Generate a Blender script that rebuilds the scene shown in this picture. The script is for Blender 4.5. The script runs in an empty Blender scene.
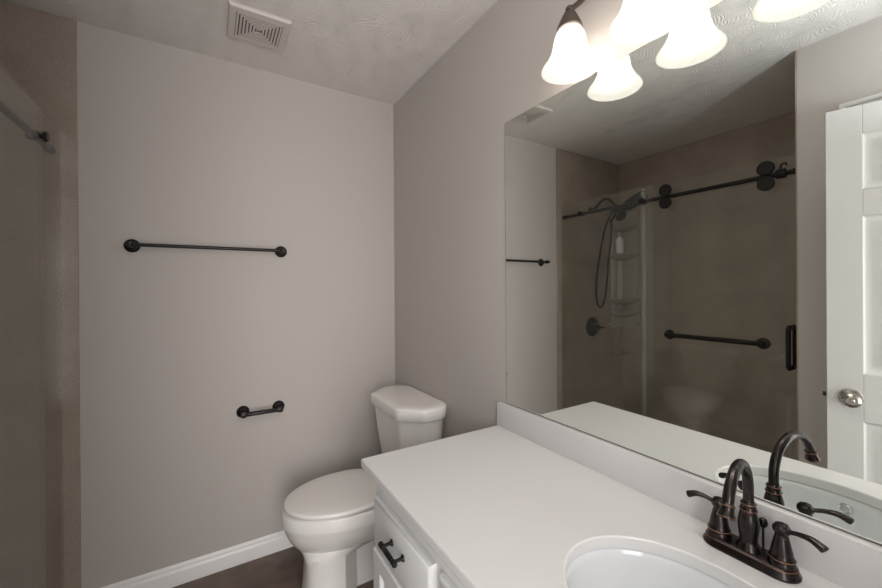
import bpy, bmesh, math, random
from mathutils import Vector, Matrix

S = bpy.context.scene
COL = S.collection
random.seed(4)
PI = math.pi

# ------------------------------------------------------------------ camera
CAM_X, CAM_Y, CAM_H = .0067, .0011, 1.3358
a, p, r = math.radians(31.3433), math.radians(-.0641), math.radians(-.3886)
fw = Vector((math.sin(a)*math.cos(p), math.cos(a)*math.cos(p), math.sin(p)))
u0 = Vector((-math.sin(a)*math.sin(p), -math.cos(a)*math.sin(p), math.cos(p)))
r0 = Vector((math.cos(a), -math.sin(a), 0))
rt = r0*math.cos(r) + u0*math.sin(r)
upv = -r0*math.sin(r) + u0*math.cos(r)
cd = bpy.data.cameras.new('camera')
cd.sensor_width = 36; cd.sensor_fit = 'HORIZONTAL'
cd.lens = 381.58/882*36
cd.shift_y = -5.35/882
cd.clip_start = .01
cam = bpy.data.objects.new('camera', cd); COL.objects.link(cam)
M = Matrix(((rt.x, upv.x, -fw.x, CAM_X), (rt.y, upv.y, -fw.y, CAM_Y), (rt.z, upv.z, -fw.z, CAM_H), (0, 0, 0, 1)))
cam.matrix_world = M
S.camera = cam

# ------------------------------------------------------------------ world, lights, exposure
w = bpy.data.worlds.new('world'); S.world = w; w.use_nodes = True
w.node_tree.nodes['Background'].inputs[0].default_value = (.80, .88, 1, 1)
w.node_tree.nodes['Background'].inputs[1].default_value = .6
S.view_settings.view_transform = 'Standard'; S.view_settings.look = 'None'
S.view_settings.gamma = 1; S.view_settings.use_curve_mapping = False
S.view_settings.exposure = 0.11
S.cycles.use_denoising = True
S.cycles.max_bounces = 10; S.cycles.diffuse_bounces = 5; S.cycles.glossy_bounces = 8
S.cycles.transmission_bounces = 8; S.cycles.transparent_max_bounces = 16
S.cycles.caustics_reflective = True; S.cycles.caustics_refractive = False
S.cycles.sample_clamp_indirect = 4
BULB_W = 2.5          # watts of each bulb's point lamp
SHADE_E = 0.34        # glow of the frosted shades
HALL_W = 48           # fill light added in the unseen hall, shining in through the doorway
hl = bpy.data.lights.new('hall_fill', 'AREA'); hl.shape = 'RECTANGLE'; hl.size = 1.0; hl.size_y = 1.9
hl.energy = HALL_W; hl.color = (1, .98, .96)
ho = bpy.data.objects.new('hall_fill', hl); COL.objects.link(ho)
ho.location = (-.16, -1.05, 1.15); ho.rotation_euler = (math.radians(90), 0, math.radians(-16))

FLASH_W = 36          # the photographer's flash, bounced off the ceiling
fl = bpy.data.lights.new('bounced_flash', 'SPOT'); fl.energy = FLASH_W; fl.color = (.85, .92, 1)
fl.spot_size = math.radians(165); fl.spot_blend = 1; fl.shadow_soft_size = .04
fo = bpy.data.objects.new('bounced_flash', fl); COL.objects.link(fo); fo.location = (.02, -.12, 1.86)
fo.rotation_euler = Vector((0, .15, 1)).to_track_quat('-Z', 'Y').to_euler()

# ------------------------------------------------------------------ dimensions
XR, YB, H = .963, 2.110, 2.44      # mirror wall, back wall, ceiling
XL = -.4468                          # room face of the left wall
YJ = .658                           # near end of the shower opening
XS = -1.261                         # shower far wall
YF = -.29                           # front wall (the camera stands in front of its doorway)
ZC = .8120                          # counter top

# ------------------------------------------------------------------ materials
def nodes(name):
    m = bpy.data.materials.new(name); m.use_nodes = True
    nt = m.node_tree; b = nt.nodes['Principled BSDF']
    return m, nt, b
def N(nt, t, **kw):
    n = nt.nodes.new(t)
    for k, v in kw.items(): setattr(n, k, v)
    return n
def simple(name, col, rough=.5, metal=0, spec=.5, bump=0, bscale=200, var=0, vscale=8, coat=0):
    m, nt, b = nodes(name)
    b.inputs['Base Color'].default_value = (*col, 1)
    b.inputs['Roughness'].default_value = rough; b.inputs['Metallic'].default_value = metal
    b.inputs['Specular IOR Level'].default_value = spec
    b.inputs['Coat Weight'].default_value = coat
    tc = N(nt, 'ShaderNodeTexCoord')
    if bump:
        n = N(nt, 'ShaderNodeTexNoise'); n.inputs['Scale'].default_value = bscale; n.inputs['Detail'].default_value = 3
        bp = N(nt, 'ShaderNodeBump'); bp.inputs['Strength'].default_value = bump; bp.inputs['Distance'].default_value = .001
        nt.links.new(tc.outputs['Object'], n.inputs['Vector'])
        nt.links.new(n.outputs['Fac'], bp.inputs['Height']); nt.links.new(bp.outputs[0], b.inputs['Normal'])
    if var:
        n = N(nt, 'ShaderNodeTexNoise'); n.inputs['Scale'].default_value = vscale; n.inputs['Detail'].default_value = 4
        cr = N(nt, 'ShaderNodeMix', data_type='RGBA')
        cr.inputs[6].default_value = (*[c*(1-var) for c in col], 1); cr.inputs[7].default_value = (*[min(1, c*(1+var)) for c in col], 1)
        nt.links.new(tc.outputs['Object'], n.inputs['Vector'])
        nt.links.new(n.outputs['Fac'], cr.inputs[0]); nt.links.new(cr.outputs[2], b.inputs['Base Color'])
    return m

m_wall = simple('greige_paint', (.50, .462, .438), .62, bump=.25, bscale=260, spec=.35)
m_white_trim = simple('white_trim_paint', (.84, .835, .83), .32, bump=.1, bscale=60)
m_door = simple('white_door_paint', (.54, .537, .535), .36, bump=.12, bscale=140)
m_cab = simple('white_cabinet_paint', (.74, .74, .74), .32)
m_counter = simple('white_quartz', (.69, .681, .68), .3, var=.02, vscale=300)
m_china = simple('white_vitreous_china', (.82, .795, .775), .10, coat=.3)
m_seat = simple('white_plastic_seat', (.82, .795, .775), .22)
m_sink = simple('white_sink_china', (.70, .715, .735), .12, coat=.2)
m_black = simple('oil_rubbed_bronze', (.013, .011, .011), .36, metal=.35, var=.25, vscale=30)
m_bronze = simple('brushed_dark_bronze', (.045, .038, .037), .27, metal=.9, var=.3, vscale=60)
m_copper = simple('copper_edge', (.30, .155, .10), .4, metal=.9)
m_fitter = simple('bronze_fitter', (.10, .075, .062), .45, metal=.6, var=.2, vscale=40)
m_nickel = simple('satin_nickel', (.40, .37, .34), .25, metal=1)
m_chrome = simple('chrome', (.75, .77, .8), .08, metal=1)
m_rubber = simple('dark_rubber', (.02, .02, .02), .6)
m_vent = simple('vent_plastic', (.60, .55, .51), .5)
m_dark = simple('dark_void', (.035, .03, .028), .9)
m_grid = simple('vent_shadow_gap', (.10, .085, .078), .9)
m_shelf = simple('moulded_shelf', (.40, .36, .31), .25)
m_strip = simple('column_highlight', (.58, .55, .50), .3)
m_bottle = simple('white_bottle_plastic', (.80, .82, .84), .3)
m_bottlecap = simple('grey_cap_plastic', (.42, .43, .43), .4)

def ceiling_mat():
    m, nt, b = nodes('slap_brush_ceiling')
    b.inputs['Base Color'].default_value = (.74, .705, .675, 1); b.inputs['Roughness'].default_value = .75
    L = nt.links.new
    tc = N(nt, 'ShaderNodeTexCoord')
    nz = N(nt, 'ShaderNodeTexNoise'); nz.inputs['Scale'].default_value = 9; nz.inputs['Detail'].default_value = 2
    L(tc.outputs['Object'], nz.inputs['Vector'])
    sc = N(nt, 'ShaderNodeVectorMath', operation='SCALE'); sc.inputs['Scale'].default_value = .05
    L(nz.outputs['Color'], sc.inputs[0])
    ad = N(nt, 'ShaderNodeVectorMath', operation='ADD'); L(tc.outputs['Object'], ad.inputs[0]); L(sc.outputs[0], ad.inputs[1])
    def stomp(scale, spokes):
        v = N(nt, 'ShaderNodeTexVoronoi', voronoi_dimensions='2D'); v.inputs['Scale'].default_value = scale
        L(ad.outputs[0], v.inputs['Vector'])
        sub = N(nt, 'ShaderNodeVectorMath', operation='SUBTRACT'); L(ad.outputs[0], sub.inputs[0]); L(v.outputs['Position'], sub.inputs[1])
        sx = N(nt, 'ShaderNodeSeparateXYZ'); L(sub.outputs[0], sx.inputs[0])
        at = N(nt, 'ShaderNodeMath', operation='ARCTAN2'); L(sx.outputs[1], at.inputs[0]); L(sx.outputs[0], at.inputs[1])
        n2 = N(nt, 'ShaderNodeTexNoise'); n2.inputs['Scale'].default_value = 22; L(tc.outputs['Object'], n2.inputs['Vector'])
        m1 = N(nt, 'ShaderNodeMath', operation='MULTIPLY'); m1.inputs[1].default_value = 9; L(n2.outputs['Fac'], m1.inputs[0])
        m2 = N(nt, 'ShaderNodeMath', operation='MULTIPLY_ADD'); m2.inputs[1].default_value = spokes; L(at.outputs[0], m2.inputs[0]); L(m1.outputs[0], m2.inputs[2])
        sn = N(nt, 'ShaderNodeMath', operation='SINE'); L(m2.outputs[0], sn.inputs[0])
        return sn.outputs[0]
    s1 = stomp(8.5, 32); s2 = stomp(6.3, 42)
    mx = N(nt, 'ShaderNodeMath', operation='MAXIMUM'); L(s1, mx.inputs[0]); L(s2, mx.inputs[1])
    n3 = N(nt, 'ShaderNodeTexNoise'); n3.inputs['Scale'].default_value = 14; n3.inputs['Detail'].default_value = 4; L(tc.outputs['Object'], n3.inputs['Vector'])
    mu = N(nt, 'ShaderNodeMath', operation='MULTIPLY'); L(mx.outputs[0], mu.inputs[0]); L(n3.outputs['Fac'], mu.inputs[1])
    bp = N(nt, 'ShaderNodeBump'); bp.inputs['Strength'].default_value = .55; bp.inputs['Distance'].default_value = .0036
    L(mu.outputs[0], bp.inputs['Height']); L(bp.outputs[0], b.inputs['Normal'])
    return m
m_ceil = ceiling_mat()

def stone_mat(name, c1, c2, rough, speck=.5):
    m, nt, b = nodes(name); L = nt.links.new
    b.inputs['Roughness'].default_value = rough
    tc = N(nt, 'ShaderNodeTexCoord')
    n1 = N(nt, 'ShaderNodeTexNoise'); n1.inputs['Scale'].default_value = 140; n1.inputs['Detail'].default_value = 5; n1.inputs['Roughness'].default_value = .75
    n2 = N(nt, 'ShaderNodeTexNoise'); n2.inputs['Scale'].default_value = 5; n2.inputs['Detail'].default_value = 4
    L(tc.outputs['Object'], n1.inputs['Vector']); L(tc.outputs['Object'], n2.inputs['Vector'])
    mi = N(nt, 'ShaderNodeMix', data_type='FLOAT'); mi.inputs[0].default_value = speck
    L(n2.outputs['Fac'], mi.inputs[2]); L(n1.outputs['Fac'], mi.inputs[3])
    cr = N(nt, 'ShaderNodeValToRGB'); cr.color_ramp.elements[0].position = .36; cr.color_ramp.elements[1].position = .64
    cr.color_ramp.elements[0].color = (*c1, 1); cr.color_ramp.elements[1].color = (*c2, 1)
    L(mi.outputs[0], cr.inputs[0]); L(cr.outputs[0], b.inputs['Base Color'])
    n3 = N(nt, 'ShaderNodeTexNoise'); n3.inputs['Scale'].default_value = 30; L(tc.outputs['Object'], n3.inputs['Vector'])
    bp = N(nt, 'ShaderNodeBump'); bp.inputs['Strength'].default_value = .15; bp.inputs['Distance'].default_value = .002
    L(n3.outputs['Fac'], bp.inputs['Height']); L(bp.outputs[0], b.inputs['Normal'])
    return m
m_surround = stone_mat('tan_speckled_surround', (.285, .232, .192), (.42, .352, .30), .17, .65)
m_floor = stone_mat('brown_stone_vinyl', (.076, .050, .037), (.205, .148, .114), .42, .3)

def glass_mat():
    m = bpy.data.materials.new('clear_shower_glass'); m.use_nodes = True
    nt = m.node_tree; nt.nodes.clear(); L = nt.links.new
    out = N(nt, 'ShaderNodeOutputMaterial')
    tr = N(nt, 'ShaderNodeBsdfTransparent'); tr.inputs[0].default_value = (.98, .987, .975, 1)
    gl = N(nt, 'ShaderNodeBsdfGlossy'); gl.inputs['Roughness'].default_value = .0
    fr = N(nt, 'ShaderNodeFresnel'); geo = N(nt, 'ShaderNodeNewGeometry')
    mx = N(nt, 'ShaderNodeMix', data_type='FLOAT'); mx.inputs[2].default_value = 1.5; mx.inputs[3].default_value = 1/1.5
    L(geo.outputs['Backfacing'], mx.inputs[0]); L(mx.outputs[0], fr.inputs[0])   # both faces of the pane reflect as glass in air
    ms = N(nt, 'ShaderNodeMixShader'); L(fr.outputs[0], ms.inputs[0]); L(tr.outputs[0], ms.inputs[1]); L(gl.outputs[0], ms.inputs[2])
    L(ms.outputs[0], out.inputs[0])
    return m
m_glass = glass_mat()

def seal_mat():
    m = bpy.data.materials.new('clear_vinyl_seal'); m.use_nodes = True
    nt = m.node_tree; b = nt.nodes['Principled BSDF']; L = nt.links.new
    b.inputs['Base Color'].default_value = (.62, .68, .62, 1); b.inputs['Roughness'].default_value = .2
    tr = N(nt, 'ShaderNodeBsdfTransparent'); ms = N(nt, 'ShaderNodeMixShader'); ms.inputs[0].default_value = .16
    L(tr.outputs[0], ms.inputs[1]); L(b.outputs[0], ms.inputs[2]); L(ms.outputs[0], nt.nodes['Material Output'].inputs[0])
    return m
m_seal = seal_mat()

def mirror_mat():
    m, nt, b = nodes('mirror_silver')
    b.inputs['Base Color'].default_value = (.88, .905, .86, 1); b.inputs['Metallic'].default_value = 1; b.inputs['Roughness'].default_value = 0
    return m
m_mirror = mirror_mat()
m_mirror_edge = simple('mirror_edge', (.06, .07, .06), .3)

def shade_mat():
    """thin frosted glass: part of the bulb's light passes straight through, the rest is scattered"""
    m = bpy.data.materials.new('frosted_lit_glass'); m.use_nodes = True
    nt = m.node_tree; nt.nodes.clear(); L = nt.links.new
    out = N(nt, 'ShaderNodeOutputMaterial')
    tr = N(nt, 'ShaderNodeBsdfTransparent'); tr.inputs[0].default_value = (1, .98, .95, 1)
    df = N(nt, 'ShaderNodeBsdfDiffuse'); df.inputs[0].default_value = (.29, .288, .282, 1)
    tl_ = N(nt, 'ShaderNodeBsdfTranslucent'); tl_.inputs[0].default_value = (.29, .288, .282, 1)
    em = N(nt, 'ShaderNodeEmission'); em.inputs[0].default_value = (1, .98, .94, 1); em.inputs[1].default_value = SHADE_E
    m1 = N(nt, 'ShaderNodeMixShader'); m1.inputs[0].default_value = .5; L(df.outputs[0], m1.inputs[1]); L(tl_.outputs[0], m1.inputs[2])
    ad = N(nt, 'ShaderNodeAddShader'); L(m1.outputs[0], ad.inputs[0]); L(em.outputs[0], ad.inputs[1])
    m2 = N(nt, 'ShaderNodeMixShader'); m2.inputs[0].default_value = .46; L(tr.outputs[0], m2.inputs[1]); L(ad.outputs[0], m2.inputs[2])
    L(m2.outputs[0], out.inputs[0])
    return m
m_shade = shade_mat()
m_bulb = bpy.data.materials.new('lit_bulb'); m_bulb.use_nodes = True
_b = m_bulb.node_tree.nodes['Principled BSDF']; _b.inputs['Emission Color'].default_value = (1, .95, .86, 1); _b.inputs['Emission Strength'].default_value = 4

# ------------------------------------------------------------------ mesh helpers
def new(): return bmesh.new()
def fin(bm, angle=35):
    bmesh.ops.recalc_face_normals(bm, faces=bm.faces[:])
    for f in bm.faces: f.smooth = True
    for e in bm.edges:
        e.smooth = not (len(e.link_faces) != 2 or e.calc_face_angle(0) > math.radians(angle))
def obj(name, bm, mat, parent=None, angle=35):
    """one mesh object; bm is in world coordinates, moved under its parent"""
    fin(bm, angle)
    off = Vector((0, 0, 0)); q = parent
    while q is not None: off += q.location; q = q.parent
    if parent is not None: bm.transform(Matrix.Translation(-off))
    me = bpy.data.meshes.new(name); bm.to_mesh(me); bm.free()
    for mm in (mat if isinstance(mat, (list, tuple)) else [mat]): me.materials.append(mm)
    o = bpy.data.objects.new(name, me); COL.objects.link(o)
    if parent is not None: o.parent = parent
    return o
def tag(o, label, cat, group=None):
    o['label'] = label; o['category'] = cat
    if group: o['group'] = group
    return o
def thing(name, loc, label, cat, group=None):
    o = bpy.data.objects.new(name, None); COL.objects.link(o); o.location = loc; o.empty_display_size = .05
    return tag(o, label, cat, group)
def struct(name, bm, mat, parent=None):
    o = obj(name, bm, mat, parent)
    if parent is None: o['kind'] = 'structure'
    return o
def add(bm, src):
    me = bpy.data.meshes.new('tmp'); src.to_mesh(me); src.free(); bm.from_mesh(me); bpy.data.meshes.remove(me); return bm
def box(bm, x0, x1, y0, y1, z0, z1, bev=0, seg=2):
    t = new()
    bmesh.ops.create_cube(t, size=1)
    for v in t.verts: v.co = Vector(((x0+x1)/2+v.co.x*(x1-x0), (y0+y1)/2+v.co.y*(y1-y0), (z0+z1)/2+v.co.z*(z1-z0)))
    if bev: bmesh.ops.bevel(t, geom=t.edges[:], offset=bev, segments=seg, profile=.5, affect='EDGES')
    return add(bm, t)
def B(*k, **kw): return box(new(), *k, **kw)
def frame_of(d):
    d = Vector(d).normalized()
    h = Vector((0, 0, 1)) if abs(d.z) < .9 else Vector((1, 0, 0))
    s = h.cross(d).normalized(); return s, d.cross(s)
def lathe(bm, prof, o, ax=(0, 0, 1), n=32, caps=True):
    """prof: (radius, distance along axis)"""
    o = Vector(o); ax = Vector(ax).normalized(); s, t = frame_of(ax)
    rings = []
    for rad, h in prof:
        rings.append([bm.verts.new(o+ax*h+(s*math.cos(2*PI*k/n)+t*math.sin(2*PI*k/n))*max(rad, 1e-5)) for k in range(n)])
    for A, C in zip(rings, rings[1:]):
        for k in range(n): bm.faces.new((A[k], A[(k+1) % n], C[(k+1) % n], C[k]))
    if caps:
        bm.faces.new(rings[0][::-1]); bm.faces.new(rings[-1])
    return bm
def smooth_path(pts, n=8):
    P = [Vector(q) for q in pts]; out = []
    for i in range(len(P)-1):
        p0, p1, p2, p3 = P[max(i-1, 0)], P[i], P[i+1], P[min(i+2, len(P)-1)]
        for k in range(n):
            t = k/n
            out.append(.5*((2*p1)+(p2-p0)*t+(2*p0-5*p1+4*p2-p3)*t*t+(-p0+3*p1-3*p2+p3)*t**3))
    out.append(P[-1]); return out
def tube(bm, pts, rad, n=16, flat=None):
    """swept tube; rad is a number or a list of radii; flat = (a, b) scales of the section"""
    P = [Vector(q) for q in pts]; R = rad if isinstance(rad, (list, tuple)) else [rad]*len(P)
    rings = []; s = None
    for i, q in enumerate(P):
        d = (P[min(i+1, len(P)-1)]-P[max(i-1, 0)]).normalized()
        if s is None: s, t = frame_of(d)
        else:
            s = (s-d*s.dot(d)).normalized(); t = d.cross(s)
        fa, fb = flat if flat else (1, 1)
        rings.append([bm.verts.new(q+(s*math.cos(2*PI*k/n)*fa+t*math.sin(2*PI*k/n)*fb)*R[i]) for k in range(n)])
    for A, C in zip(rings, rings[1:]):
        for k in range(n): bm.faces.new((A[k], A[(k+1) % n], C[(k+1) % n], C[k]))
    bm.faces.new(rings[0][::-1]); bm.faces.new(rings[-1])
    return bm
def torus(bm, c, ax, R, rr, n=32, m=8):
    c = Vector(c); ax = Vector(ax).normalized(); s, t = frame_of(ax); rings = []
    for i in range(n):
        d = s*math.cos(2*PI*i/n)+t*math.sin(2*PI*i/n)
        rings.append([bm.verts.new(c+d*(R+rr*math.cos(2*PI*k/m))+ax*rr*math.sin(2*PI*k/m)) for k in range(m)])
    for i in range(n):
        A, C = rings[i], rings[(i+1) % n]
        for k in range(m): bm.faces.new((A[k], A[(k+1) % m], C[(k+1) % m], C[k]))
    return bm
def loft(bm, loops, cap0=True, cap1=True):
    rings = [[bm.verts.new(q) for q in lp] for lp in loops]; n = len(rings[0])
    for A, C in zip(rings, rings[1:]):
        for k in range(n): bm.faces.new((A[k], A[(k+1) % n], C[(k+1) % n], C[k]))
    if cap0: bm.faces.new(rings[0][::-1])
    if cap1: bm.faces.new(rings[-1])
    return bm
def rrect(cx, cy, hx, hy, rad, z, n=6):
    """rounded rectangle loop"""
    rad = min(rad, hx, hy); out = []
    for (sx, sy, a0) in ((1, 1, 0), (-1, 1, PI/2), (-1, -1, PI), (1, -1, 3*PI/2)):
        for k in range(n+1):
            t = a0+PI/2*k/n
            out.append(Vector((cx+sx*(hx-rad)+rad*math.cos(t), cy+sy*(hy-rad)+rad*math.sin(t), z)))
    return out

# ================================================================== SETTING
bm = new(); box(bm, XS-.12, XR+.12, -1.6, YB+.12, -.06, 0); struct('floor', bm, m_floor)
bm = new(); box(bm, XS-.12, XR+.12, -1.6, YB+.12, H, H+.08); struct('ceiling', bm, m_ceil)
struct('wall_right', B(XR, XR+.10, YF-.10, YB+.10, 0, H), m_wall)
struct('wall_back', B(XS-.10, XR, YB, YB+.10, 0, H), m_wall)
struct('wall_shower', B(XS-.10, XS-.006, YJ-.1, YB, 0, H), m_wall)
# left wall: the block beside the shower, with a closet doorway in it
CO0, CO1, CZ = -.20, .455, 2.062
bm = new()
box(bm, XS-.10, XL, CO1, YJ, 0, H); box(bm, XL-.10, XL, CO0, CO1, CZ, H); box(bm, XL-.10, XL, YF-.10, CO0, 0, H)
struct('wall_left', bm, m_wall)
# front wall with the doorway the photograph is taken from
bm = new()
box(bm, XL, -.405, YF-.10, YF, 0, H); box(bm, .385, XR, YF-.10, YF, 0, H); box(bm, -.405, .385, YF-.10, YF, 2.05, H)
struct('wall_front', bm, m_wall)

def baseboard(name, y0, x0, x1):
    prof = [(0, 0), (.014, 0), (.014, .058), (.012, .066), (.008, .071), (.008, .080), (.005, .088), (0, .0915)]
    bm = new()
    loft(bm, [[Vector((x, y0-d, z)) for d, z in prof] for x in (x0, x1)])
    return struct(name, bm, m_white_trim)
baseboard('baseboard_back', YB, -.432, XR)
bm = new(); prof = [(0, 0), (.014, 0), (.014, .058), (.012, .066), (.008, .071), (.008, .080), (.005, .088), (0, .0915)]
loft(bm, [[Vector((XR-d, y, z)) for d, z in prof] for y in (1.105, YB-.0145)]); struct('baseboard_right', bm, m_white_trim)

bm = new()
box(bm, XS-.12, XR+.12, -1.7, -1.6, 0, H); box(bm, XS-.12, XS-.02, -1.6, YF-.10, 0, H); box(bm, XR+.02, XR+.12, -1.6, YF-.10, 0, H)
struct('wall_hall', bm, m_wall)

# closet door with its casing on the left wall (seen in the mirror over the open door)
def casing(y0, y1, ztop, x):
    bm = new(); wd = .058
    def strip(pts_in, pts_out):
        pass
    # two legs and a head, each with a stepped face
    for (ya, yb, za, zb) in ((y0-wd, y0, 0, ztop), (y1, y1+wd, 0, ztop), (y0-wd, y1+wd, ztop, ztop+wd)):
        box(bm, x+.0005, x+.014, ya, yb, za, zb, bev=.003)
    box(bm, x+.012, x+.022, y0-wd-.002, y1+wd+.002, ztop+wd-.020, ztop+wd, bev=.004)
    box(bm, x+.012, x+.022, y0-wd-.002, y0-wd+.018, 0, ztop+wd-.018, bev=.004)
    box(bm, x+.012, x+.022, y1+wd-.018, y1+wd+.002, 0, ztop+wd-.018, bev=.004)
    return bm
struct('trim_1', casing(CO0, CO1, CZ, XL), m_white_trim)

def panel_door(width, height, thick):
    """six panel door leaf; local: width along +Y from 0, thickness along X centred, z from 0"""
    bm = new(); hx = thick/2
    st = .098; mid = .095
    pw = (width-2*st-mid)/2
    ys = [(st, st+pw), (st+pw+mid, width-st)]
    zs = [(.22, .81), (.99, 1.588), (1.687, 1.898)]
    rec = .009
    # core slab at recess depth, then stiles and rails at full thickness
    box(bm, -hx+rec, hx-rec, .004, width-.004, .004, height-.004)
    def slab(y0, y1, z0, z1): box(bm, -hx, hx, y0, y1, z0, z1, bev=.0015, seg=1)
    slab(0, st, 0, height); slab(width-st, width, 0, height)
    for z0, z1 in zs: slab(st+pw, st+pw+mid, z0, z1)
    ez = [0]+[q for z in zs for q in z]+[height]
    for k in range(0, len(ez), 2): slab(st, width-st, ez[k], ez[k+1])
    for y0, y1 in ys:
        for z0, z1 in zs:
            for sg in (-1, 1):
                def lp(i, d): return [Vector((sg*d, y0+i, z0+i)), Vector((sg*d, y1-i, z0+i)), Vector((sg*d, y1-i, z1-i)), Vector((sg*d, y0+i, z1-i))]
                loft(bm, [lp(0, hx-.0005), lp(.012, hx-rec+.0005), lp(.030, hx-rec+.0005), lp(.052, hx-.002)], cap0=False)
    return bm
cw = CO1-CO0-.006
bm = panel_door(cw, CZ-.014, .035); bm.transform(Matrix.Translation((XL-.022, CO0+.003, .010)))
d2 = struct('door_2', bm, m_door)

# the open entrance door, hinged at the front wall's doorway, resting towards the left wall
HX, HY = -.398, -.275
EX, EY = -.181, .500
DL = math.hypot(EX-HX, EY-HY)
ang = math.atan2(-(EX-HX), EY-HY)
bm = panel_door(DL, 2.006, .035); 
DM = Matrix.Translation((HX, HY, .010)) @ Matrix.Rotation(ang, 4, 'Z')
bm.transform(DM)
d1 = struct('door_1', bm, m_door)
def dobj(name, bm, mat, par=d1):
    bm.transform(DM); return obj(name, bm, mat, par)
kz, ky = .897, DL-.064
bm = new()
lathe(bm, [(.001, .0176), (.033, .0176), (.034, .020), (.031, .024), (.018, .027), (.012, .031), (.012, .040), (.020, .046), (.027, .054), (.0285, .064), (.025, .072), (.016, .077), (.0155, .076), (.001, .0755)], (0, ky, kz), (1, 0, 0))
k1 = dobj('door_knob', bm, m_nickel); k1['label'] = 'satin nickel door knob'
bm = new(); lathe(bm, [(.001, .0745), (.007, .0745), (.007, .079), (.005, .0805), (.001, .0805)], (0, ky, kz), (1, 0, 0), n=20)
dobj('lock_button', bm, m_nickel, k1)
bm = new()
lathe(bm, [(.001, -.0176), (.033, -.0176), (.034, -.020), (.031, -.024), (.012, -.031), (.012, -.040), (.020, -.046), (.0285, -.060), (.025, -.072), (.001, -.076)], (0, ky, kz), (1, 0, 0))
dobj('door_knob', bm, m_nickel)
bm = new(); box(bm, -.006, .006, DL-.001, DL+.011, kz-.008, kz+.008, bev=.002)
dobj('latch', bm, m_black)
for hz in (.22, 1.0, 1.80):
    bm = new(); lathe(bm, [(.006, -.045), (.006, .045)], (-.018, -.008, hz), n=14); dobj('hinge', bm, m_nickel)
# jamb and head of the entrance doorway
bm = new()
box(bm, -.405, -.400, YF-.10, YF, 0, 2.045); box(bm, .380, .385, YF-.10, YF, 0, 2.045); box(bm, -.405, .385, YF-.10, YF, 2.045, 2.05)
struct('trim_2', bm, m_white_trim)

# ================================================================== SHOWER
sr = thing('shower_surround', (XS, YB, 0), 'tan speckled shower wall panels lining the alcove behind the glass', 'shower wall')
obj('end_panel', B(XS, XL, YB-.006, YB-.0005, .0, H-.001, bev=.0015, seg=1), m_surround, sr)
obj('back_panel', B(XS-.0055, XS, YJ+.001, YB-.0005, .0, H-.001), m_surround, sr)
obj('end_panel', B(XS, XL, YJ+.0005, YJ+.006, .0, H-.001), m_surround, sr)

sp = thing('shower_pan', (-.85, 1.4, 0), 'low shower pan with raised curb on the floor under the glass', 'shower pan')
bm = new()
box(bm, -.56, -.445, YJ+.0065, YB-.0065, 0, .10, bev=.012, seg=3); obj('curb', bm, m_white_trim, sp)
bm = new(); box(bm, XS+.0005, -.55, YJ+.0065, YB-.0065, 0, .05, bev=.01); obj('basin', bm, m_white_trim, sp)
bm = new(); lathe(bm, [(.001, .050), (.05, .050), (.052, .053), (.001, .054)], (-.88, 1.38, 0)); obj('drain', m_bronze and bm, m_bronze, sp)

GX = -.502
gp = thing('fixed_glass_panel', (GX, 1.72, .10), 'clear fixed glass panel of the shower beside the towel bar wall', 'glass panel')
obj('pane', B(GX-.004, GX+.004, 1.370, YB-.0075, .1005, 1.985), m_glass, gp)

RX, RZ = -.525, 1.894
rl = thing('shower_rail', (RX, 1.4, RZ), 'long black round rail running above the shower glass', 'rail')
bm = new(); tube(bm, [(RX, YJ+.007, RZ), (RX, YB-.0065, RZ)], .0125, n=24); obj('bar', bm, m_black, rl)
def standoff(y):
    bm = new()
    lathe(bm, [(.001, -.018), (.016, -.018), (.018, -.014), (.018, .012), (.012, .016), (.012, .0165)], (RX, y, RZ), (1, 0, 0), n=24)
    lathe(bm, [(.019, .0275), (.019, .034), (.015, .038), (.001, .038)], (RX, y, RZ), (1, 0, 0), n=24)
    lathe(bm, [(.010, .015), (.010, .026)], (RX, y, RZ), (1, 0, 0), n=16)
    return obj('standoff', bm, m_black, rl)
standoff(1.925); standoff(1.44)
for y in (YB-.0062-.03, YJ+.0062):
    bm = new(); lathe(bm, [(.0155, 0), (.0155, .026), (.014, .030)], (RX, y, RZ), (0, 1, 0), n=24); obj('wall_bracket', bm, m_black, rl)
# end stop with its little hook, next to the near roller
bm = new(); lathe(bm, [(.024, -.018), (.024, .012), (.021, .018)], (RX, .742, RZ), (0, 1, 0), n=24)
tube(bm, smooth_path([(RX+.005, .742, RZ+.022), (RX+.008, .738, RZ+.042), (RX+.010, .722, RZ+.047), (RX+.010, .716, RZ+.034)]), .005, n=10)
obj('door_stop', bm, m_black, rl)

DX = -.552
sd = thing('sliding_shower_door', (DX, 1.05, .12), 'clear sliding glass shower door hanging from rollers, with towel bar and handle', 'shower door')
obj('pane', B(DX-.004, DX+.004, .672, 1.484, .112, 1.985), m_glass, sd)
for y in (1.296, .797):
    for z in (RZ+.0385, RZ-.0385):
        bm = new()
        lathe(bm, [(.001, -.006), (.034, -.006), (.037, -.003), (.037, .007), (.034, .010), (.012, .011), (.001, .011)], (DX+.0285+.014, y, z), (1, 0, 0), n=36)
        lathe(bm, [(.010, -.036), (.010, -.005)], (DX+.0285+.014, y, z), (1, 0, 0), n=16)
        obj('roller', bm, m_black, sd)
obj('edge_seal', B(DX-.006, DX+.006, 1.448, 1.472, .112, 1.985, bev=.003), m_seal, sd)
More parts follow.
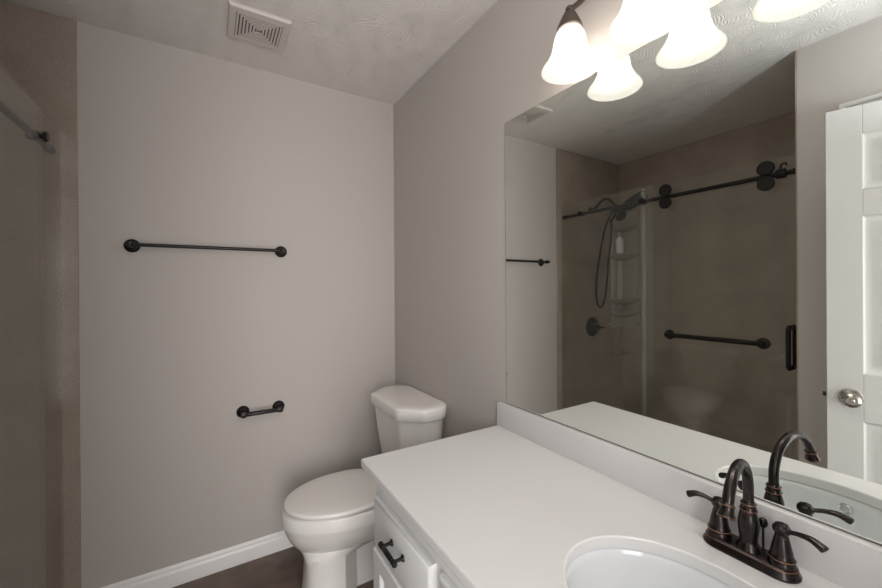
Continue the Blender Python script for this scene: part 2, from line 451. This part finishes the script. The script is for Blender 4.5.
# towel bar on the door (posts through the pane, bar on the inside of the stall is not needed)
TBX = DX+.038
bm = new(); tube(bm, [(TBX, .822, 1.038), (TBX, 1.294, 1.038)], .0132, n=20)
tb = obj('towel_rail', bm, m_black, sd)
for y in (1.294, .822):
    bm = new(); lathe(bm, [(.010, .004), (.029, .0045), (.030, .012), (.027, .018), (.016, .022), (.0135, .040), (.0125, .050), (.001, .052)], (DX, y, 1.038), (1, 0, 0), n=28)
    obj('post', bm, m_black, tb)
hp = smooth_path([(DX+.0045, .712, 1.130), (DX+.030, .712, 1.132), (DX+.042, .712, 1.122), (DX+.045, .712, 1.10), (DX+.045, .712, .96), (DX+.042, .712, .938), (DX+.030, .712, .928), (DX+.0045, .712, .930)], 6)
bm = new(); tube(bm, hp, .0105, n=16)
tube(bm, [(2*DX-q.x, q.y, q.z) for q in hp], .0105, n=16)
obj('handle', bm, m_black, sd)
tag(obj('door_bumper', lathe(new(), [(.012, 0), (.012, .010), (.009, .016), (.001, .018)], (-.60, YJ+.0062, 1.725), (0, 1, 0), n=20), m_rubber), 'small dark round bumper on the near shower wall', 'bumper')

# shower head set on the end wall
SX, SY = -.86, YB-.0065
sh = thing('shower_head_set', (SX, SY, 1.93), 'black shower head set with hand shower and looping hose on the tan end wall', 'shower head')
bm = new(); lathe(bm, [(.030, 0), (.030, .004), (.024, .010), (.012, .016), (.011, .02)], (SX, SY, 1.985), (0, -1, 0), n=28); obj('flange', bm, m_black, sh)
bm = new(); tube(bm, smooth_path([(SX, SY-.004, 1.985), (SX, 2.05, 2.000), (SX, 2.0, 2.045), (SX, 1.95, 2.055), (SX, 1.905, 2.020), (SX, 1.872, 1.975)]), .0105, n=16); obj('arm', bm, m_black, sh)
bm = new()
lathe(bm, [(.014, -.012), (.022, -.004), (.024, .018), (.022, .050), (.016, .060)], (SX, 1.876, 1.978), (0, -.55, -.83), n=24)
obj('diverter', bm, m_black, sh)
bm = new()
ax = Vector((.15, -.75, -.62)).normalized()
lathe(bm, [(.014, 0), (.016, .02), (.030, .045), (.044, .062), (.046, .072), (.042, .076), (.001, .076)], (SX, 1.868, 1.935), ax, n=28)
obj('fixed_head', bm, m_black, sh)
bm = new()
hpth = smooth_path([(SX+.01, 1.905, 1.865), (SX+.01, 1.87, 1.905), (SX+.015, 1.80, 1.945), (SX+.02, 1.74, 1.965), (SX+.02, 1.69, 1.985), (SX+.02, 1.635, 2.005), (SX+.02, 1.612, 2.012)], 6)
n_ = len(hpth)
def rr_(t): return .014 if t < .2 else .014+.038*math.sin(min(1, (t-.2)/.4)*PI/2) if t < .76 else .052*math.sqrt(max(.05, 1-((t-.76)/.25)**2))
tube(bm, hpth, [rr_(i/(n_-1)) for i in range(n_)], n=24, flat=(1, .85))
obj('hand_shower', bm, m_black, sh)
bm = new(); tube(bm, smooth_path([(SX, 1.885, 1.955), (SX+.005, 1.925, 1.90), (SX+.008, 1.965, 1.80), (SX+.01, 2.0, 1.645), (SX+.01, 2.035, 1.45), (SX+.01, 2.045, 1.315), (SX+.01, 2.038, 1.21), (SX+.01, 2.010, 1.172), (SX+.01, 1.982, 1.20), (SX+.01, 1.953, 1.315), (SX+.01, 1.928, 1.558), (SX+.01, 1.905, 1.72), (SX+.01, 1.90, 1.80), (SX+.01, 1.903, 1.868)]), .0085, n=12)
obj('hose', bm, m_black, sh)

vx = -.873
sv = thing('shower_valve', (vx, SY, 1.0), 'round dark shower valve plate with lever on the tan end wall', 'shower valve')
bm = new(); lathe(bm, [(.082, 0), (.082, .004), (.076, .009), (.040, .013), (.030, .022), (.026, .030), (.001, .031)], (vx, SY, 1.0), (0, -1, 0), n=40); obj('escutcheon', bm, m_black, sv)
bm = new(); lathe(bm, [(.024, .028), (.022, .060), (.017, .072), (.001, .075)], (vx, SY, 1.0), (0, -1, 0), n=28)
tube(bm, smooth_path([(vx, SY-.055, 1.0), (vx-.03, SY-.060, .998), (vx-.075, SY-.066, .992)]), [.010]*8+[.008]*8+[.006], n=12); obj('lever', bm, m_black, sv)

# corner shelf tower
cs = thing('corner_shelf_tower', (XS, YB, .95), 'tan moulded corner shelf tower in the far shower corner', 'corner shelf')
cx, cy = XS+.001, YB-.0065
bm = new()
pts = [(0, 0), (.125, 0), (.115, -.012), (.07, -.020), (.028, -.042), (.020, -.07), (.012, -.165), (0, -.175)]
loft(bm, [[Vector((cx+q[0], cy+q[1], z)) for q in pts] for z in (.98, 1.99)]); obj('column', bm, m_shelf, cs)
bm = new(); q0, q1 = Vector((cx+.066, cy-.0225, 0)), Vector((cx+.030, cy-.0435, 0))
nn = Vector((.5, -.86, 0))*.004
loft(bm, [[q0+Vector((0, 0, z)), q1+Vector((0, 0, z)), q1+nn+Vector((0, 0, z)), q0+nn+Vector((0, 0, z))] for z in (1.15, 1.86)])
obj('highlight_strip', bm, m_strip, cs)  # highlight down the column, put in as a paler strip
def shelf(z, rx, ry, t=.016, name='shelf'):
    bm = new(); lo = []
    n = 20
    def lp(s, zz): return [Vector((cx, cy, zz))]+[Vector((cx+rx*s*math.cos(PI/2*k/n), cy-ry*s*math.sin(PI/2*k/n), zz)) for k in range(n+1)]
    loft(bm, [lp(.45, z-.055), lp(.75, z-.035), lp(.97, z-.012), lp(1, z-.004), lp(.985, z), lp(.93, z), lp(.90, z-.005)])
    return obj(name, bm, m_shelf, cs)
shelf(1.875, .15, .18); shelf(1.625, .17, .19); shelf(1.235, .18, .20); shelf(1.125, .18, .20)
for (qx, qy) in ((.16, -.012), (.012, -.17)):
    bm = new(); box(bm, cx+qx-.02 if qx > .1 else cx, cx+qx+.02 if qx > .1 else cx+.035, cy-.035 if qx > .1 else cy+qy-.02, cy if qx > .1 else cy+qy+.02, 1.0, 1.025, bev=.008, seg=3)
    obj('hook', bm, m_shelf, cs)
bt = thing('bottle', (cx+.118, cy-.078, 1.6258), 'small white bottle on the shower corner shelf', 'bottle')
bm = new(); lathe(bm, [(.001, 0), (.030, 0), (.033, .006), (.033, .120), (.028, .132), (.014, .138), (.014, .142)], bt.location, n=28); obj('body', bm, m_bottle, bt)
bm = new(); lathe(bm, [(.017, .142), (.017, .175), (.013, .180), (.001, .181)], bt.location, n=24); obj('cap', bm, m_bottlecap, bt)

# ================================================================== BACK WALL FITTINGS
bar = thing('towel_bar', (.018, YB, 1.535), 'long black towel bar with round rosettes mounted high on the greige wall', 'towel bar')
ty = YB-.060
for x in (-.275, .326):
    bm = new()
    lathe(bm, [(.029, .0005), (.029, .004), (.026, .009), (.020, .013), (.0195, .016), (.013, .019), (.010, .026), (.009, .044), (.012, .049), (.0135, .060), (.012, .068), (.008, .072), (.006, .075), (.009, .078), (.0095, .083), (.007, .088), (.001, .090)], (x, YB, 1.529), (0, -1, 0), n=32)
    obj('rosette_post', bm, m_black, bar)
bm = new(); tube(bm, [(-.275, ty, 1.529), (.326, ty, 1.529)], .0078, n=20); obj('rod', bm, m_black, bar)

tp = thing('toilet_paper_holder', (.215, YB, .738), 'short black toilet paper holder mounted low on the wall beside the toilet', 'toilet paper holder')
for x in (.147, .309):
    bm = new()
    lathe(bm, [(.029, .0005), (.029, .004), (.026, .009), (.020, .013), (.0195, .016), (.013, .020), (.0115, .030), (.012, .052), (.014, .056), (.0145, .066), (.012, .072), (.001, .074)], (x, YB, .736), (0, -1, 0), n=32)
    obj('rosette_post', bm, m_black, tp)
bm = new(); tube(bm, [(q, YB-.060, .736) for q in (.143, .157, .162, .294, .299, .313)], [.0085, .0085, .0105, .0105, .0085, .0085], n=20); obj('roller', bm, m_black, tp)

# exhaust vent cover on the ceiling
vn = thing('exhaust_vent_cover', (.19, 1.771, H), 'square ivory exhaust fan grille on the textured ceiling', 'vent cover')
vx0, vx1, vy0, vy1 = .080, .306, 1.660, 1.882
vcx, vcy = (vx0+vx1)/2, (vy0+vy1)/2
bm = new()
def sq(hx, hy, z): return [Vector((vcx-hx, vcy-hy, z)), Vector((vcx+hx, vcy-hy, z)), Vector((vcx+hx, vcy+hy, z)), Vector((vcx-hx, vcy+hy, z))]
hx, hy = (vx1-vx0)/2, (vy1-vy0)/2
loft(bm, [sq(.086, .083, H-.0144), sq(.086, .083, H-.016), sq(hx-.004, hy-.004, H-.014), sq(hx, hy, H-.009), sq(hx, hy, H-.0005)], cap0=False, cap1=False)
obj('frame', bm, m_vent, vn)
obj('backing', B(vcx-.086, vcx+.086, vcy-.083, vcy+.083, H-.0145, H-.001), m_grid, vn)
bm = new(); nr = 7
for k in range(nr):
    o = .0835-.0125*k; i = o-.0075
    oy = o*.083/.086; iy = i*.083/.086
    loft(bm, [sq(o, oy, H-.0144), sq(o, oy, H-.016), sq(i, iy, H-.016), sq(i, iy, H-.0144)], cap0=False, cap1=False)
box(bm, vcx-.0055, vcx+.0055, vcy-.0055, vcy+.0055, H-.016, H-.0144)
for k in range(0):
    t = PI/4+PI/2*k
    tube(bm, [(vcx+.004*math.cos(t), vcy+.004*math.sin(t), H-.008), (vcx+.117*math.cos(t), vcy+.114*math.sin(t), H-.008)], .0018, n=6)
obj('louvre_grid', bm, m_vent, vn)

# ================================================================== TOILET
TY = 1.710
tl = thing('toilet', (.60, TY, 0), 'white two-piece toilet with closed lid standing between back wall and vanity', 'toilet')
def egg(xf, xb, hw, z, n=48, sq_=2.25, fpow=.5):
    """egg outline: front tip at xf, back at xb, half width hw"""
    out = []; xm = xf+(xb-xf)*.56
    for k in range(n):
        t = 2*PI*k/n; c, s = math.cos(t), math.sin(t)
        if c < 0: x = xm+(xm-xf)*c; y = hw*s
        else:
            e = 2/2.7
            x = xm+(xb-xm)*(abs(c)**e); y = hw*math.copysign(abs(s)**e, s)
        out.append(Vector((x, TY+y, z)))
    return out
bm = new()
def ped(xf, xb, hf, hb, z, n=48):
    """pedestal section: rounded front column, narrower waist, wider rear foot"""
    out = []
    for k in range(n):
        t = 2*PI*k/n; c, s = math.cos(t), math.sin(t)
        x = (xf+xb)/2+(xb-xf)/2*math.copysign(abs(c)**.55, c)
        u = (x-xf)/(xb-xf)
        waist = 1-.62*max(0, min(1, (u-.40)/.09))+.34*max(0, min(1, (u-.80)/.15))
        hw = (hf+(hb-hf)*u)*waist
        out.append(Vector((x, TY+hw*math.copysign(abs(s)**.6, s), z)))
    return out
secs = [ped(.340, .80, .120, .120, 0), ped(.340, .80, .120, .120, .012), ped(.346, .795, .112, .112, .03),
        ped(.350, .79, .104, .104, .10), ped(.350, .79, .102, .106, .17), ped(.342, .80, .108, .118, .205),
        egg(.326, .83, .124, .232), egg(.306, .85, .142, .252), egg(.288, .87, .160, .280), egg(.274, .885, .176, .312), egg(.266, .90, .184, .335), egg(.2615, .905, .188, .345),
        egg(.2605, .905, .189, .349), egg(.2605, .905, .189, .388), egg(.263, .905, .187, .396), egg(.270, .902, .182, .400)]
loft(bm, secs)
obj('bowl', bm, m_china, tl, angle=32)
# seat ring and lid
def disc(xf, xb, hw, z0, z1, dome, name, mat, edge=.008):
    bm = new()
    loft(bm, [egg(xf+edge*.6, xb-edge*.6, hw-edge*.6, z0), egg(xf, xb, hw, z0+edge*.5), egg(xf, xb, hw, z1-edge*.6), egg(xf+edge*.35, xb-edge*.35, hw-edge*.35, z1-edge*.15),
              egg(xf+edge*1.3, xb-edge*1.3, hw-edge*1.3, z1+dome*.15), egg(xf+.05, xb-.04, hw-.05, z1+dome*.7), egg(xf+.11, xb-.09, hw-.10, z1+dome)])
    return obj(name, bm, mat, tl, angle=60)
disc(.283, .712, .171, .4012, .408, .0, 'seat', m_seat, edge=.003)
disc(.270, .722, .184, .4090, .4275, .005, 'lid', m_seat)
for s in (-1, 1):
    bm = new(); box(bm, .700, .742, TY+s*.075-.022, TY+s*.075+.022, .4005, .428, bev=.007, seg=3); obj('hinge', bm, m_seat, tl)
# deck below the tank
bm = new(); loft(bm, [rrect(.83, TY, .115, .09, .05, .30), rrect(.83, TY, .118, .12, .05, .36), rrect(.83, TY, .118, .125, .05, .3985), rrect(.83, TY, .112, .12, .05, .404)])
obj('tank_deck', bm, m_china, tl, angle=50)
def octo(x0, x1, hf, hw, ch, z, rad=.016):
    """tank outline: narrow front, long clipped corners, small clipped back corners"""
    base = [(x0, -hf), (x0+ch, -hw), (x1-.045, -hw+.006), (x1, -hw+.05), (x1, hw-.05), (x1-.045, hw-.006), (x0+ch, hw), (x0, hf)]
    out = []; n = len(base)
    for i in range(n):
        A, Bq, C2 = Vector(base[i-1]), Vector(base[i]), Vector(base[(i+1) % n])
        d1_, d2_ = (A-Bq), (C2-Bq); rr = min(rad*2 if 0 < i < 7 else rad, d1_.length*.45, d2_.length*.45)
        pa, pb = Bq+d1_.normalized()*rr, Bq+d2_.normalized()*rr
        for k in range(5):
            t = k/4; q = pa*(1-t)**2+Bq*2*t*(1-t)+pb*t*t
            out.append(Vector((q.x, TY+q.y, z)))
    return out
bm = new()
loft(bm, [octo(.775, .945, .105, .175, .06, .404), octo(.768, .947, .118, .188, .07, .42), octo(.742, .950, .142, .218, .09, .62), octo(.730, .951, .152, .232, .098, .742)])
obj('tank', bm, m_china, tl)
bm = new()
loft(bm, [octo(.718, .954, .155, .245, .104, .7425), octo(.714, .957, .159, .249, .106, .747), octo(.713, .958, .160, .250, .106, .790), octo(.716, .956, .157, .247, .105, .797), octo(.724, .952, .150, .240, .103, .801), octo(.755, .935, .128, .205, .09, .803)])
obj('tank_lid', bm, m_china, tl, angle=50)
for s in (-1, 1):
    bm = new(); lathe(bm, [(.014, 0), (.014, .010), (.010, .018), (.001, .021)], (.68, TY+s*.095, .011), n=18); obj('bolt_cap', bm, m_china, tl)

# ================================================================== VANITY
VY0, VY1 = -.272, 1.085      # cabinet ends
FX = .434                    # face of the carcass; fronts stand proud of it
va = thing('vanity_cabinet', (.69, .42, 0), 'white painted bathroom vanity cabinet under the white countertop', 'vanity cabinet')
bm = new()
box(bm, FX, XR-.001, VY1-.018, VY1, 0, .785); box(bm, FX, XR-.001, VY0, VY0+.018, 0, .785)
box(bm, FX, FX+.018, VY0+.018, VY1-.018, .10, .575); box(bm, FX, FX+.018, VY0+.018, VY1-.018, .735, .785)
box(bm, FX, FX+.018, VY0+.018, VY1-.018, .575, .735)
box(bm, FX+.07, FX+.085, VY0+.018, VY1-.018, 0, .10); box(bm, FX+.018, XR-.001, VY0+.018, VY1-.018, .10, .115)
obj('carcass', bm, m_cab, va)
def slab_front(y0, y1, z0, z1, name):
    bm = new(); x0 = FX-.019
    def lp(i, x): return [Vector((x, y0+i, z0+i)), Vector((x, y0+i, z1-i)), Vector((x, y1-i, z1-i)), Vector((x, y1-i, z0+i))]
    loft(bm, [lp(0, FX-.0005), lp(0, x0+.008), lp(.003, x0+.006), lp(.010, x0+.001), lp(.013, x0)])
    return obj(name, bm, m_cab, va)
def raised_front(y0, y1, z0, z1, name):
    bm = new(); x0 = FX-.019
    def lp(i, x): return [Vector((x, y0+i, z0+i)), Vector((x, y0+i, z1-i)), Vector((x, y1-i, z1-i)), Vector((x, y1-i, z0+i))]
    loft(bm, [lp(0, FX-.0005), lp(0, x0+.004), lp(.004, x0), lp(.050, x0), lp(.055, x0+.004), lp(.060, x0+.009), lp(.075, x0+.009), lp(.100, x0+.002), lp(.104, x0+.002)])
    return obj(name, bm, m_cab, va)
def pull(y, z, par, vert=False):
    x0 = FX-.019; hs = .034
    bm = new()
    for s in (-1, 1):
        o = (x0, y, z+s*hs) if vert else (x0, y+s*hs, z)
        lathe(bm, [(.009, 0), (.008, .003), (.0045, .007), (.004, .020), (.006, .026)], o, (-1, 0, 0), n=18)
    d = Vector((0, 0, 1)) if vert else Vector((0, 1, 0)); c = Vector((x0-.028, y, z))
    prof = [(q, h*.89) for q, h in ((.001, -.054), (.006, -.053), (.0075, -.049), (.006, -.046), (.0065, -.040), (.0075, -.0375), (.0065, -.034), (.005, -.031), (.0065, -.027), (.0068, 0), (.0065, .027), (.005, .031), (.0065, .034), (.0075, .0375), (.0065, .040), (.006, .046), (.0075, .049), (.006, .053), (.001, .054))]
    lathe(bm, prof, c, d, n=18)
    return obj('pull_handle', bm, m_black, par)
dr = slab_front(.727, 1.067, .585, .729, 'drawer'); pull(.894, .667, dr)
dd = raised_front(.727, 1.067, .115, .577, 'cabinet_door'); pull(.77, .50, dd, True)
slab_front(.312, .697, .585, .729, 'false_drawer_front'); slab_front(-.083, .308, .585, .729, 'false_drawer_front')
dd = raised_front(.312, .697, .115, .577, 'cabinet_door'); pull(.345, .50, dd, True)
dd = raised_front(-.083, .308, .115, .574, 'cabinet_door'); pull(.275, .50, dd, True)
dd = raised_front(-.258, -.115, .115, .726, 'cabinet_door')

SKX, SKY, SKA, SKB = .658, .322, .159, .200   # sink oval: half sizes in x and y
ct = thing('countertop', (.68, .42, ZC), 'white quartz vanity countertop with backsplash', 'countertop')
bm = new()
cxm, cym = (.4031+XR-.0015)/2, (YF+.002+1.1368)/2; chx, chy = (XR-.0015-.4031)/2, (1.1368-YF-.002)/2
t_ = .0245
outer = [rrect(cxm, cym, chx-i, chy-i, .006, z, n=3) for i, z in ((.0035, ZC-t_), (.0008, ZC-t_+.0015), (0, ZC-t_+.004), (0, ZC-.004), (.0012, ZC-.0012), (.004, ZC))]
def ell(da, z, n=72): return [Vector((SKX+(SKA+da)*math.cos(2*PI*k/n), SKY+(SKB+da)*math.sin(2*PI*k/n), z)) for k in range(n)]
inner = [ell(0, ZC-t_), ell(0, ZC-.003), ell(.0012, ZC-.0008), ell(.003, ZC)]
def rings_to(bm, loops):
    R = [[bm.verts.new(q) for q in lp] for lp in loops]
    for A, C in zip(R, R[1:]):
        n = len(A)
        for k in range(n): bm.faces.new((A[k], A[(k+1) % n], C[(k+1) % n], C[k]))
    return R
Ro = rings_to(bm, outer); Ri = rings_to(bm, inner)
for A, C in ((Ro[-1], Ri[-1]), (Ro[0], Ri[0])):
    es = []
    for lp in (A, C):
        for k in range(len(lp)): es.append(bm.edges.get((lp[k], lp[(k+1) % len(lp)])))
    bmesh.ops.triangle_fill(bm, use_beauty=True, use_dissolve=False, edges=es)
obj('slab', bm, m_counter, ct, angle=14)
obj('backsplash', B(XR-.0195, XR-.001, YF+.003, 1.1362, ZC-.0005, .9015, bev=.002), m_counter, ct)

sk = thing('sink', (SKX, SKY, ZC-.16), 'white oval undermount sink set into the countertop', 'sink')
bm = new()
zt = ZC-t_-.0006
lev = [(.020, 0), (.004, 0), (.0, -.004), (-.002, -.020), (-.006, -.050), (-.014, -.080), (-.030, -.105), (-.055, -.124), (-.085, -.134), (-.115, -.139), (-.130, -.142)]
R = rings_to(bm, [ell(d, zt+z) for d, z in lev]+[ell(-.130, zt-.150), ell(-.115, zt-.148), ell(-.085, zt-.143), ell(-.048, zt-.132), ell(-.020, zt-.110), ell(-.004, zt-.080), ell(.006, zt-.02), ell(.020, zt-.008), ell(.020, zt)])
bmesh.ops.remove_doubles(bm, verts=bm.verts[:], dist=.00001)
obj('basin', bm, m_sink, sk, angle=50)
bm = new(); lathe(bm, [(.001, 0), (.030, 0), (.031, .003), (.024, .005), (.022, .002), (.001, .004)], (SKX, SKY, zt-.1505), n=28); obj('drain', bm, m_bronze, sk)
bm = new(); torus(bm, (SKX-SKA+.0075, SKY-.02, zt-.030), (1, 0, .14), .011, .0028, n=28); obj('overflow_ring', bm, m_chrome, sk)

# ================================================================== FAUCET
FXc, FYc = .898, .3240
fc = thing('faucet', (FXc, FYc, ZC), 'dark bronze centerset faucet with copper edges behind the oval sink', 'faucet')
bm = new(); zb = ZC+.0003
loft(bm, [rrect(FXc, FYc, hx, hy, hx, z, n=10) for hx, hy, z in ((.0305, .0772, zb), (.0308, .0775, zb+.003), (.0295, .0762, zb+.005), (.0278, .0744, zb+.009), (.0270, .0734, zb+.012), (.0258, .0722, zb+.014), (.0234, .0698, zb+.015), (.0224, .0688, zb+.016), (.021, .067, zb+.0168))])
base = obj('base_plate', bm, m_bronze, fc)
bm = new(); lp = rrect(FXc, FYc, .0257, .0721, .0257, zb+.0143, n=12); lp.append(lp[0]); tube(bm, lp, .0008, n=6); cu = obj('copper_edge', bm, m_copper, base)
ztp = zb+.0158
# spout body
bm = new()
lathe(bm, [(.0205, 0), (.0205, .003), (.0185, .006), (.0178, .009), (.0150, .012), (.0143, .016), (.0150, .024), (.0165, .036), (.0172, .046), (.0170, .054), (.0156, .062), (.0142, .068), (.0136, .072), (.0142, .074), (.0142, .077), (.0128, .079), (.0122, .083), (.0128, .086), (.0128, .088), (.0105, .090), (.0098, .092)], (FXc, FYc, ztp), n=36)
body = obj('spout_body', bm, m_bronze, fc)
bm = new(); torus(bm, (FXc, FYc, ztp+.0755), (0, 0, 1), .0140, .0008, n=36); torus(bm, (FXc, FYc, ztp+.0872), (0, 0, 1), .0126, .0008, n=36); obj('copper_ring', bm, m_copper, body)
# gooseneck
TIP = Vector((.752, .3015, .952))
d_ = Vector((TIP.x-FXc, TIP.y-FYc, 0)); L_ = d_.length; d_.normalize()
Rr = L_/2*1.005; zc_ = 1.0105-Rr
pts = [Vector((FXc, FYc, ztp+.090)), Vector((FXc, FYc, ztp+.105))]
for k in range(0, 25):
    t = PI*(k/24)*.90
    pts.append(Vector((FXc, FYc, zc_))+d_*(Rr-Rr*math.cos(t))+Vector((0, 0, Rr*1.0*math.sin(t))))
last = pts[-1]; dirl = (pts[-1]-pts[-2]).normalized()
TIPp = last+dirl*.004
bm = new(); tube(bm, pts+[TIPp], .0089, n=24); gn = obj('gooseneck_spout', bm, m_bronze, fc, angle=60)
bm = new(); lathe(bm, [(.0090, -.012), (.0112, -.010), (.0112, -.0075), (.0100, -.006), (.0100, -.003), (.0112, .002), (.0130, .007), (.0134, .009), (.0126, .011), (.009, .0105), (.001, .008)], TIPp, dirl, n=32); sc_ = obj('outlet', bm, m_bronze, gn)
bm = new(); torus(bm, TIPp+dirl*-.0088, dirl, .0112, .0007, n=32); torus(bm, TIPp+dirl*.0088, dirl, .0133, .0007, n=32); obj('copper_ring', bm, m_copper, gn)
# handles
def handle(yc, sg, tip):
    bm = new()
    lathe(bm, [(.0205, 0), (.0205, .003), (.0198, .006), (.0188, .009), (.0195, .011), (.0195, .014), (.0178, .016), (.0166, .021), (.0150, .030), (.0128, .040), (.0108, .049), (.0098, .054), (.0100, .056), (.0126, .059), (.0136, .063), (.0128, .068), (.0092, .0715), (.0096, .0725), (.0060, .0740), (.001, .0745)], (FXc, yc, ztp), n=36)
    h = obj('handle_hub', bm, m_bronze, fc)
    bm = new(); torus(bm, (FXc, yc, ztp+.0125), (0, 0, 1), .0195, .0008, n=36); obj('copper_ring', bm, m_copper, h)
    bm = new(); z0 = ztp+.064; T = Vector(tip); O = Vector((FXc, yc, z0)); dv = T-O
    path = smooth_path([O, O+dv*.22+Vector((0, 0, .001)), O+dv*.45+Vector((0, 0, .0045)), O+dv*.75+Vector((0, 0, .0055)), T, T+Vector((dv.x, dv.y, 0)).normalized()*.004+Vector((0, 0, -.002))], 6)
    m_ = len(path)
    rad = []
    for i in range(m_):
        t = i/(m_-1)
        rad.append(.0062 if t < .2 else .0052 if t < .4 else .0052+.0034*min(1, (t-.4)/.4) if t < .86 else .0086*math.sqrt(max(.06, 1-((t-.86)/.145)**2)))
    tube(bm, path, rad, n=18, flat=(1, .75)); lv = obj('lever', bm, m_bronze, fc, angle=60)
    return h
handle(FYc+.0500, 1, (.884, .4235, .892)); handle(FYc-.0500, -1, (.885, .2155, .894))
bm = new(); lathe(bm, [(.0018, 0), (.0018, .040), (.0045, .043), (.0070, .047), (.0078, .052), (.0065, .057), (.003, .060), (.001, .0605)], (.9300, FYc-.012, ztp-.006), n=20); obj('lift_rod', bm, m_bronze, fc)

# ================================================================== MIRROR
mr = thing('wall_mirror', (XR, .33, .9025), 'large frameless wall mirror above the vanity backsplash', 'mirror')
MY0, MY1, MZ0, MZ1 = YF+.03, 1.0975, .9040, 1.9520
obj('glass_edge', B(XR-.0038, XR-.0008, MY0, MY1, MZ0, MZ1), m_mirror_edge, mr)
bm = new(); vs = [bm.verts.new(q) for q in ((XR-.004, MY0+.0008, MZ0+.0012), (XR-.004, MY1-.0008, MZ0+.0012), (XR-.004, MY1-.0008, MZ1-.0012), (XR-.004, MY0+.0008, MZ1-.0012))]
f = bm.faces.new(vs)
e2 = bmesh.ops.extrude_face_region(bm, geom=[f])
for v in [g for g in e2['geom'] if isinstance(g, bmesh.types.BMVert)]: v.co.x += .0003
obj('mirror_face', bm, m_mirror, mr)

# ================================================================== LIGHT FIXTURE
LX = .860; LYS = (.712, .500, .288, .076)
lf = thing('vanity_light', (XR, .392, 2.19), 'bronze vanity light bar with frosted bell glass shades above the mirror', 'light fixture')
obj('back_plate', B(XR-.020, XR-.0005, .30, .485, 2.15, 2.25, bev=.006, seg=3), m_fitter, lf)
bm = new(); tube(bm, [(XR-.022, LYS[3]-.03, 2.20), (XR-.022, LYS[0]+.03, 2.20)], .010, n=20); obj('cross_bar', bm, m_fitter, lf)
for i, ly in enumerate(LYS):
    bm = new(); tube(bm, smooth_path([(XR-.022, ly, 2.20), (XR-.030, ly, 2.175), (XR-.055, ly, 2.143), (LX+.015, ly, 2.112), (LX, ly, 2.101)]), .0075, n=16); obj('arm', bm, m_fitter, lf)
    bm = new(); lathe(bm, [(.001, .058), (.008, .057), (.011, .052), (.011, .046), (.009, .044), (.015, .040), (.024, .022), (.032, .004), (.0345, -.004), (.0335, -.006), (.001, -.0055)], (LX, ly, 2.051), n=32); obj('fitter', bm, m_fitter, lf)
    prof = [(.029, 2.047), (.033, 2.041), (.0385, 2.030), (.0425, 2.016), (.0445, 2.001), (.0475, 1.986), (.054, 1.971), (.0630, 1.956), (.0720, 1.944), (.0760, 1.937), (.0766, 1.934), (.0750, 1.933)]
    inn = [(q[0]-.0035, q[1]+.001) for q in prof[::-1]]
    bm = new(); lathe(bm, prof+inn, (LX, ly, 0), n=48, caps=False)
    obj('shade', bm, m_shade, lf, angle=60)
    bm = new(); lathe(bm, [(.001, 0), (.014, 0), (.014, -.016), (.0165, -.022), (.018, -.030), (.015, -.038), (.001, -.041)], (LX, ly, 2.044), n=24)
    obj('bulb', bm, m_bulb, lf)
    pl = bpy.data.lights.new('bulb_light', 'POINT'); pl.energy = BULB_W; pl.shadow_soft_size = .020; pl.color = (1, .94, .86)
    po = bpy.data.objects.new('bulb_light', pl); COL.objects.link(po); po.location = Vector((LX, ly, 1.978))-lf.location; po.parent = lf
